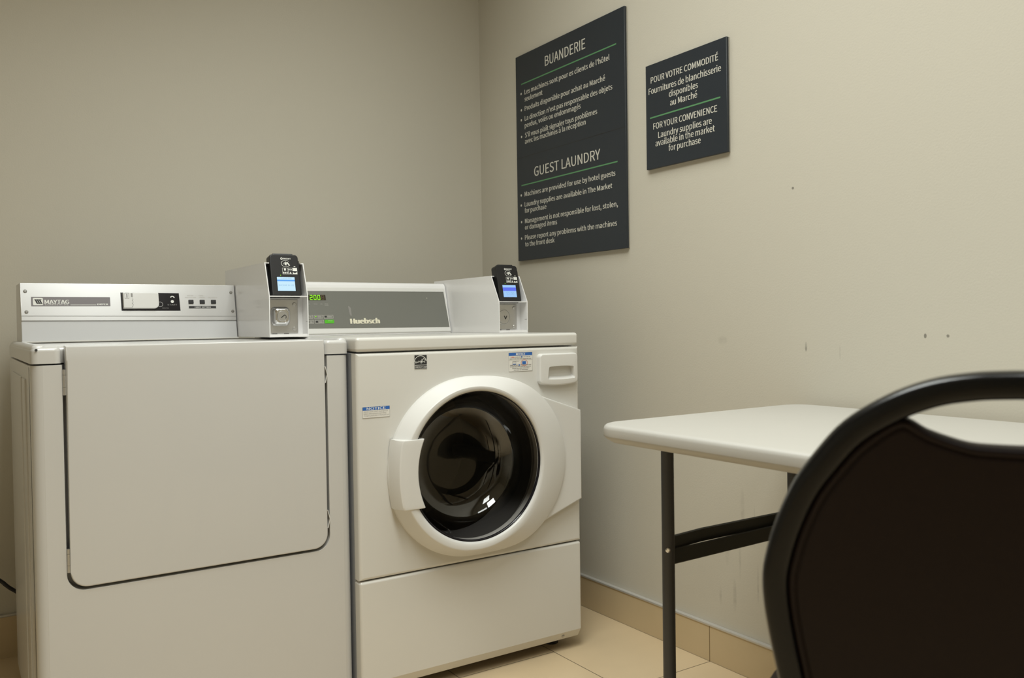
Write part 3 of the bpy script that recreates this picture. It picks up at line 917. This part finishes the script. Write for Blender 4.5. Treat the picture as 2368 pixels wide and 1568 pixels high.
u0, u1, v0, v1 = -.9025, -.8297, .7118, .7390
st = sticker('notice_sticker', 'wide low notice sticker with blue header on the washer panel nearest the dryer', u0, v0, u1, v1, 'label')
b = NB(); quad(b, F, u0, v1 - .0083, u1, v1, .0010); obj('header', b, 'blue_ink', st, wn=False)
b = NB(); text(b, F, 'NOTICE', u0 + .011, u1 - .011, v1 - .0072, .0060, .0012, .005); obj('header_lettering', b, 'white_ink', st, wn=False)
b = NB()
rim(b, F, u0, v0, u1, v1, .0005, .0010)
text(b, F, 'DOOR LOCK LIGHT must go out', u0 + .003, u1 - .005, v1 - .0132, .0030, .0012)
text(b, F, 'before attempting to open door.', u0 + .003, u1 - .009, v1 - .0180, .0030, .0012)
text(b, F, 'To open, push door in then pull out.', u0 + .003, u1 - .002, v1 - .0228, .0030, .0012)
obj('fine_print', b, 'grey_ink', st, wn=False)

# ------------------------------------------------------------------ payment boxes with card readers
def payment_box(label, x0, x1, yf, zb, zs, zt, lean_y, yb, round_lock, screen):
    """open-fronted sheet box: sides from yb to yf, shelf at zs, slanted mouth up to (yf + lean_y, zt)."""
    t = thing('payment_box', label, 'payment box', ((x0 + x1) / 2, (yf + yb) / 2, zb), 'card payment boxes')
    th = .0026
    prof = [(yb, zb), (yf, zb), (yf, zs), (yf + lean_y, zt), (yb, zt)]
    b = NB()
    prism(b, prof, x0, x0 + th, YZ); prism(b, prof, x1 - th, x1, YZ)
    RX = (x0 + x1) / 2
    box(b, x0 + th, x1 - th, yf + lean_y + .032, yb, zt - th, zt)             # roof, cut back for the reader
    box(b, x0 + th, RX - .0405, yf + lean_y, yf + lean_y + .034, zt - th, zt)
    box(b, RX + .0450, x1 - th, yf + lean_y, yf + lean_y + .034, zt - th, zt)
    box(b, x0 + th, x1 - th, yb - th, yb, zb, zt - th)                        # back
    box(b, x0 + th, x1 - th, yf, yb, zb, zb + th)                             # floor
    box(b, x0 + th, x1 - th, yf, yb - th, zs - th, zs)                        # shelf
    box(b, x0 + th, x1 - th, yf + .002, yf + .0046, zb + th, zb + .0075)      # front lip
    box(b, x0 + th, x1 - th, yf + .040, yf + .0426, zb + th, zs - th)         # panel behind the lock
    hs = obj('housing', b, 'boxpaint', t)
    for k in (.25, .55):
        b = NB(); disc(b, front(yf + .0398), x0 + (x1 - x0) * k, zb + .007, .007, .0004, 20); obj('knockout', b, 'grey_ink', t, wn=False)
    b = NB()
    line(b, frame((x1 - th, 0, 0), (0, -1, 0), (0, 0, 1)), [(-yf - .012, zb + .040), (-yf - .0005, zb + .040)], .0012, .0004)
    obj('slot', b, 'grey_ink', t, wn=False)
    # lock plate with its lock and two screws
    LF = front(yf + .040)
    b = NB(); box(b, x0 + .006, x1 - .016, zb + .010, zs - .009, .0, .003, .001, 2, LF)
    lp = obj('lock_plate', b, 'steel', t)
    zc = (zb + zs) / 2 + .001
    for dz in (.80, .20):
        screw('screw', LF, x1 - .026, zb + (zs - zb) * dz, .0052, .003, lp, 'steel')
    b = NB()
    if round_lock:
        lathe(b, [(.0250, .002), (.0245, .004), (.0225, .0045), (.0220, .0035), (.0205, .0035), (.0200, .0055), (.019, .006)], LF @ T((x0 + .040, zc, 0)), 36, cap1=True)
        lk = obj('lock', b, 'steel', t)
        kc = (x0 + .0455, zc - .002)
        b = NB(); line(b, LF, [(kc[0] - .0045, kc[1] + .0045), (kc[0], kc[1] - .0045), (kc[0] + .0045, kc[1] + .0045)], .0026, .0064); obj('keyhole', b, 'black_ink', lk, wn=False)
    else:
        o = lambda g, d: [(x0 + .041 + p[0], zc + p[1], d) for p in rrect(-.026 + g, -.026 + g, .026 - g, .026 - g, .012 - g * .3, 6)]
        loops(b, [o(0, .002), o(.001, .006), o(.003, .008), o(.004, .018), o(.006, .021), o(.0095, .0225), o(.010, .0215)], LF, False, True)
        lk = obj('lock', b, 'chrome', t)
        LC = LF @ T((x0 + .041, zc, 0))
        b = NB(); lathe(b, [(.0140, .021), (.0140, .0235), (.0130, .0245)], LC, 32, cap1=True); obj('lock_cylinder', b, 'steel', lk)
        b = NB(); line(b, LC, [(-.004, -.004), (.005, .003)], .0022, .0249); ringband(b, LC, .004, -.002, .0045, .0060, -.9, 1.4, 10, .0249); obj('keyhole', b, 'black_ink', lk, wn=False)
    # card reader leaning on the shelf
    ln = math.radians(12)
    RF = frame((RX, yf + .0145, zs + .0006), (1, 0, 0), (0, math.sin(ln), math.cos(ln)))
    b = NB()
    l = lambda g, d: [(p[0], p[1], d) for p in rrect(-.0385 + g, .0 + g, .0400 - g, .1140 - g, (.002, .002, .009, .009), 6)]
    loops(b, [l(0, -.026), l(0, -.003), l(.0012, -.0006), l(.003, 0)], RF, True, True)
    box(b, -.0275, .0285, .110, .1180, -.022, -.0045, .003, 2, RF)
    box(b, .0395, .0430, .004, .098, -.024, -.004, .001, 1, RF)
    box(b, x0 + th - RX + .0003, .0430, .0, (zt - zs) / math.cos(ln) - .006, -.0262, -.0225, .0005, 1, RF)
    rd = obj('card_reader', b, 'black', t, label='black card reader')
    w1 = .0004
    b = NB()
    ringband(b, RF, -.0060, .1018, .0016, .0031, 0, 2 * PI, 18, w1)
    text(b, RF, 'KIOSOFT', -.0020, .0188, .0998, .0040, w1, .015)
    ringband(b, RF, .0040, .0885, .0085, .0093, .75, 2 * PI - .6, 26, w1, 1.3)
    for k in range(3):
        ringband(b, RF, -.0035 + k * .0012, .0885, .0022 + k * .0024, .0032 + k * .0024, -.8, .8, 8, w1)
    poly(b, RF, [(.0055, .0915), (.0100, .0925), (.0160, .0835), (.0135, .0825)], w1); poly(b, RF, [(.0005, .0905), (.0060, .0925), (.0060, .0835), (.0020, .0850)], w1)
    quad(b, RF, .0255, .0795, .0300, .0815, w1)
    rim(b, RF, -.0062, .0590, .0090, .0765, .0006, w1); quad(b, RF, -.0015, .0690, .0035, .0750, w1)
    for k in range(3): quad(b, RF, -.0045 + k * .0045, .0610, -.0015 + k * .0045, .0655, w1)
    text(b, RF, 'VISA', .0102, .0200, .0698, .0042, w1, .01)
    quad(b, RF, .0215, .0680, .0335, .0768, w1)
    rim(b, RF, .0095, .0590, .0340, .0770, .0005, w1)
    quad(b, RF, .0125, .0608, .0180, .0625, w1); quad(b, RF, .0140, .0625, .0165, .0655, w1)
    poly(b, RF, [(.0210, .0600), (.0335, .0600), (.0335, .0650), (.0270, .0620), (.0220, .0650)], w1)
    obj('printed_marks', b, 'white_ink', rd, wn=False)
    b = NB(); disc(b, RF, -.0122, .0561, .0011, w1, 10); obj('status_light', b, 'led', rd, label='tiny green light', wn=False)
    b = NB(); prism(b, rrect(-.0245, .0115, .0265, .0525, .001, 2), 0, .0003, RF); obj('screen_bezel', b, 'blackgloss', rd)
    pale, band = ('screen_pale', 'screen_band') if screen == 'wait' else ('screen_lilac', 'screen_indigo')
    b = NB(); quad(b, RF, -.0230, .0130, .0250, .0512, .0006); obj('screen', b, pale, rd, label='lit blue screen', wn=False)
    b = NB()
    if screen == 'wait': quad(b, RF, -.0230, .0396, .0250, .0438, .0008)
    else: quad(b, RF, -.0230, .0325, .0250, .0435, .0008)
    obj('screen_band', b, band, rd, wn=False)
    b = NB()
    if screen == 'wait':
        text(b, RF, 'PLEASE WAIT', -.0130, .0170, .0460, .0030, .0010); text(b, RF, 'MACHINE IN USE', -.0195, .0215, .0265, .0040, .0010)
    else:
        text(b, RF, '$2.00', -.0125, .0155, .0195, .0095, .0010)
    obj('screen_lettering', b, 'screen_text', rd, wn=False)
    return t
payment_box('white metal payment box with square chrome lock on top of the dryer', -1.0445, -.9385, -.6405, .9120, 1.0205, 1.1095, .0325, -.2240, False, 'wait')
payment_box('white metal payment box with round lock on top of the washer', -.3575, -.2525, -.6760, .9105, 1.0055, 1.0845, .0425, -.2680, True, 'price')

# ------------------------------------------------------------------ wall signs
RW = frame((-.012, 0, 0), (0, -1, 0), (0, 0, 1))                   # u = -y, v = z, w into the room
def wall_sign(label, u0, u1, v0, v1, lines, rules, bullets, bold, seam=None):
    t = thing('wall_sign', label, 'sign', (0, -(u0 + u1) / 2, v0))
    b = NB(); box(b, u0, u1, v0, v1, -.012, -.0085, .0006, 1, RW); obj('backing', b, 'sign_edge', t)
    b = NB(); box(b, u0, u1, v0, v1, -.0085, 0, .0006, 1, RW); obj('face', b, 'sign', t)
    head = [l for l in lines if l[0].isupper()]
    for k, l in enumerate(head):
        b = NB(); text(b, RW, *l[:5], .0004, l[5]); obj('heading', b, 'sign_ink', t, label='heading ' + l[0], wn=False)
        lo = head[k + 1][3] if k + 1 < len(head) else -1
        b = NB()
        for l2 in lines:
            if l2 not in head and lo < l2[3] < l[3]: text(b, RW, *l2[:5], .0004, l2[5])
        for (a, c) in bullets:
            if lo < c < l[3]: disc(b, RW, a, c, .0042, .0004, 12)
        obj('text_block', b, 'sign_ink', t, wn=False)
    for (a, c, va) in rules:
        b = NB(); quad(b, RW, a, va - .0021, c, va + .0021, .0004); obj('rule', b, 'sign_green', t, label='green rule', wn=False)
    if seam:
        b = NB(); quad(b, RW, u0, seam - .0008, u1, seam + .0008, .0003); obj('seam', b, 'black_ink', t, wn=False)
    return t
BIG = [('BUANDERIE', 0.4517, 0.6739, 1.8195, 0.033, 0.004),
       ("Les machines sont pour es clients de l'hôtel", 0.3254, 0.7938, 1.7515, 0.0164, 0.008),
       ('seulement', 0.3248, 0.4343, 1.7267, 0.0164, 0.008),
       ('Produits disponible pour achat au Marché', 0.3253, 0.7712, 1.6934, 0.0165, 0.008),
       ("La direction n'est pas responsable des objets", 0.3244, 0.8054, 1.6582, 0.0165, 0.008),
       ('perdus, volés ou endommagés', 0.3238, 0.646, 1.6336, 0.0165, 0.008),
       ("S'il vous plaît signaler tous problèmes", 0.3243, 0.7302, 1.5987, 0.0165, 0.008),
       ('avec les machines à la réception', 0.3237, 0.6711, 1.5768, 0.0165, 0.008),
       ('GUEST LAUNDRY', 0.3781, 0.7428, 1.4535, 0.0324, 0.004),
       ('Machines are provided for use by hotel guests', 0.317, 0.8151, 1.3908, 0.0161, 0.008),
       ('Laundry supplies are available in The Market', 0.3161, 0.7994, 1.3545, 0.0161, 0.008),
       ('for purchase', 0.3161, 0.448, 1.332, 0.0161, 0.008),
       ('Management is not responsible for lost, stolen,', 0.3165, 0.825, 1.2949, 0.0162, 0.008),
       ('or damaged items', 0.3159, 0.5089, 1.2723, 0.0162, 0.008),
       ('Please report any problems with the machines', 0.315, 0.8196, 1.2361, 0.0162, 0.008),
       ('to the front desk', 0.3158, 0.4929, 1.2122, 0.0162, 0.008)]
wall_sign('tall dark slate sign with two white headings, hung nearest the room corner', .2695, .8651, 1.1632, 1.8958, BIG, [(0.3044, 0.8263, 1.7918), (0.297, 0.8266, 1.432)], [(0.3034, 1.7584), (0.3033, 1.7003), (0.3024, 1.6651), (0.3023, 1.6056), (0.295, 1.3975), (0.2941, 1.3613), (0.2945, 1.3017), (0.293, 1.2429)], 0, 1.5314)
SMALL = [('POUR VOTRE COMMODITÉ', 0.9794, 1.241, 1.6333, 0.0175, 0.008),
         ('Fournitures de blanchisserie', 0.9699, 1.2509, 1.6024, 0.0176, 0.008),
         ('disponibles', 1.0542, 1.1666, 1.5775, 0.0171, 0.008),
         ('au Marché', 1.0587, 1.1633, 1.552, 0.0171, 0.008),
         ('FOR YOUR CONVENIENCE', 0.9879, 1.2357, 1.4978, 0.0175, 0.008),
         ('Laundry supplies are', 1.0081, 1.2161, 1.4697, 0.0174, 0.008),
         ('available in the market', 0.9966, 1.2269, 1.4473, 0.0175, 0.008),
         ('for purchase', 1.0506, 1.1748, 1.425, 0.0172, 0.008)]
wall_sign('small square dark slate sign with centred white text, hung beside the taller sign', .9569, 1.2706, 1.3849, 1.6882, SMALL, [(0.9742, 1.2481, 1.5333)], [], 0)

# ------------------------------------------------------------------ folding table
TX0, TX1, TY0, TY1, TZ = -.660, -.022, -1.492, -2.72, .7355
tb = thing('folding_table', 'white plastic folding table with dark metal legs against the wall', 'table', ((TX0 + TX1) / 2, (TY0 + TY1) / 2, 0))
ol = lambda g: rrect(TX0 + g, TY1 + g, TX1 - g, TY0 - g, .062 - g * .6, 10)
b = NB()
zl = lambda g, z: [(p[0], p[1], z) for p in ol(g)]
loops(b, [zl(.022, TZ - .036), zl(.015, TZ - .0362), zl(.006, TZ - .030), zl(.0015, TZ - .026), zl(0, TZ - .022), zl(.0005, TZ - .010), zl(.002, TZ - .005), zl(.005, TZ - .0018), zl(.010, TZ - .0003), zl(.016, TZ)], Matrix.Identity(4))
obj('tabletop', b, 'table', tb, smooth=60)
for (y, sg) in ((-1.553, -1), (-2.655, 1)):
    for x in (-.508, -.112):
        b = NB(); lathe(b, [(.0132, .0), (.0132, TZ - .030)], T((x, y, 0)), 20, cap0=True, cap1=True)
        lg = obj('leg', b, 'leg', tb)
        b = NB(); lathe(b, [(.0150, .0), (.0150, .03), (.0135, .033)], T((x, y, 0)), 20, cap0=True); obj('foot_cap', b, 'foot', lg)
        if x < -.3 and sg < 0:
            b = NB(); q = frame((x - .010, y - .0095, .4685), (.7, -.7, 0), (0, 0, 1)); lathe(b, [(.005, -.002), (.005, .001), (.003, .0026)], q, 14, cap1=True); obj('rivet', b, 'chrome', lg)
    b = NB()
    tube(b, [(-.497, y + .001, .4760), (-.488, y + .006, .4775), (-.40, y + .012, .4790), (-.12, y + .012, .4790)], .0060, 10, r2=.0150, ref=(0, 0, 1), ex=3.2)
    obj('cross_bar', b, 'bar', tb)
    b = NB()
    tube(b, [(-.500, y - .004, .4510), (-.42, y - .004, .4520), (-.13, y - .004, .4560)], .0030, 10, r2=.0165, ref=(0, 0, 1), ex=3.5)
    obj('stay_bar', b, 'bar', tb)
    b = NB()
    tube(b, [(-.15, y - .01, .468), (-.15, y + sg * .30, TZ - .036)], .004, 8, r2=.011, ref=(1, 0, 0), ex=3.0)
    obj('folding_brace', b, 'bar', tb)

# ------------------------------------------------------------------ banquet chair in the foreground
H = math.radians(54)
CP = Vector((-.96097, -2.47532, .7))
fa = Vector((math.sin(H), math.cos(H), 0)); Lf = Vector((math.sin(H - PI / 2), math.cos(H - PI / 2), 0))
lean = math.radians(8)
Uc = math.cos(lean) * Vector((0, 0, 1)) - math.sin(lean) * fa
# frame: u = to the viewer's right as seen from behind, v = up the back, w = towards the viewer (behind the chair)
BF = frame(CP, -Lf, Uc)
GZ = Vector((CP.x, CP.y, 0)) + fa * .20
chair = thing('banquet_chair', 'black framed banquet chair with brown padded back, its back to the viewer', 'chair', GZ)
half = [(0, .1964), (.0151, .1962), (.0422, .1945), (.0757, .1881), (.1105, .1732), (.1466, .1484), (.1730, .1166), (.1925, .0863), (.2088, .0467), (.2183, .0111), (.2207, -.0113), (.2192, -.0379), (.2149, -.0689), (.2101, -.0955), (.2052, -.122), (.1965, -.170), (.188, -.220), (.182, -.262)]
TR = .0122                                                         # half-width of the tube
cl = []
pts = [Vector((p[0], p[1], 0)) for p in half]
for i, p in enumerate(pts):
    a = pts[i - 1] if i else Vector((-pts[1].x, pts[1].y, 0)); c = pts[i + 1] if i < len(pts) - 1 else p + (p - pts[i - 1])
    tg = (c - a).normalized()
    nrm = Vector((tg.y, -tg.x, 0))                                  # towards the inside
    cl.append(p + nrm * TR)
full = [Vector((-p.x, p.y, 0)) for p in reversed(cl[1:])] + cl
path = spline(full, 5)
b = NB(); tube(b, [BF @ p for p in path], TR, 28, r2=.0120, ref=BF.to_3x3() @ Vector((0, 0, 1)), ex=3.0)
obj('back_frame', b, 'tube', chair, smooth=70)
# padded back: outline just inside the frame, scooped at the top under the hand hole
inn = []
for i, p in enumerate(pts):
    a = pts[i - 1] if i else Vector((-pts[1].x, pts[1].y, 0)); c = pts[i + 1] if i < len(pts) - 1 else p + (p - pts[i - 1])
    tg = (c - a).normalized(); nrm = Vector((tg.y, -tg.x, 0))
    inn.append(p + nrm * (2 * TR - .0015))
side = [p for p in inn if p.x > .0930]
top = [(.0925, .1480), (.0753, .1421), (.0582, .1356), (.0412, .1308), (.0229, .1294), (0, .1290)]
right = [Vector((p[0], p[1], 0)) for p in reversed(top)][:-1] + side
rs = spline([Vector((-right[1].x, right[1].y, 0))] + right, 4)
rs = [p for p in rs if p.x >= -1e-6]
rs = [p for p in rs if p.y > -.236]
outl = rs + [Vector((p.x * -1, p.y, 0)) for p in reversed(rs[1:])]
def shrink(l, g):
    n = len(l); out = []
    for i in range(n):
        tg = (l[(i + 1) % n] - l[i - 1]).normalized()
        out.append(l[i] + Vector((tg.y, -tg.x, 0)) * g * (1 if area < 0 else -1))
    return out
area = sum(outl[i].x * outl[(i + 1) % len(outl)].y - outl[(i + 1) % len(outl)].x * outl[i].y for i in range(len(outl)))
b = NB()
lv = [(.0, -.004), (.0, .002), (.0012, .0052), (.0035, .0070), (.0060, .0072), (.0075, .0052), (.0085, .0050), (.0100, .0066), (.0120, .0070)]
fl = [(.0, -.004), (.002, -.016), (.005, -.024), (.009, -.028), (.012, -.029)]
lo_ = [[(p.x, p.y, d) for p in shrink(outl, g)] for g, d in reversed(fl)] + [[(p.x, p.y, d) for p in shrink(outl, g)] for g, d in lv[1:]]
loops(b, lo_, BF)
bmesh.ops.recalc_face_normals(b, faces=b.faces)
obj('back_pad', b, 'vinyl', chair, smooth=60)
# seat cushion, seat frame, legs
SF = Matrix(((-Lf.x, fa.x, 0, CP.x), (-Lf.y, fa.y, 0, CP.y), (0, 0, 1, 0), (0, 0, 0, 1)))   # u right, v forward, w up
sl = lambda g, z: [(p[0], p[1], z) for p in rrect(-.245 + g, .035 + g, .245 - g, .440 - g, (.055, .055, .105, .105), 8)]
b = NB(); loops(b, [sl(.012, .412), sl(.003, .418), sl(0, .432), sl(.002, .448), (sl(.010, .464)), sl(.024, .474), sl(.05, .480), sl(.1, .483)], SF)
obj('seat', b, 'vinyl', chair, smooth=60)
b = NB(); tube(b, [SF @ Vector((p[0], p[1], .403)) for p in rrect(-.205, .05, .205, .41, .06, 6)], .010, 10, closed=True); obj('seat_frame', b, 'tube', chair, smooth=60)
for sx in (-1, 1):
    e = BF @ Vector((sx * (.182 - TR), -.262, 0))
    b = NB(); tube(b, spline([e, SF @ Vector((sx * .172, .028, .40)), SF @ Vector((sx * .180, -.01, .20)), SF @ Vector((sx * .188, -.055, 0))], 6), .0120, 14); obj('leg', b, 'tube', chair, smooth=60)
    b = NB(); tube(b, spline([SF @ Vector((sx * .195, .385, .402)), SF @ Vector((sx * .198, .395, .2)), SF @ Vector((sx * .202, .410, 0))], 6), .0120, 14); obj('leg', b, 'tube', chair, smooth=60)

# ------------------------------------------------------------------ power cord behind the dryer
cordt = thing('power_cord', 'black power cord drooping from the wall to behind the dryer', 'cord', (-1.72, -.05, .20))
b = NB()
cp_ = [(-1.96, -.012, .46), (-1.93, -.05, .45), (-1.84, -.085, .40), (-1.72, -.09, .316), (-1.6406, -.09, .245), (-1.6285, -.09, .2318), (-1.6101, -.09, .2139), (-1.5768, -.09, .1906), (-1.50, -.10, .165), (-1.42, -.15, .16)]
tube(b, spline(cp_, 6), .0052, 12); obj('cable', b, 'cord', cordt, smooth=60)
b = NB(); box(b, -1.985, -1.935, -.030, 0.0, .43, .49, .006, 3); obj('plug', b, 'cord', cordt)
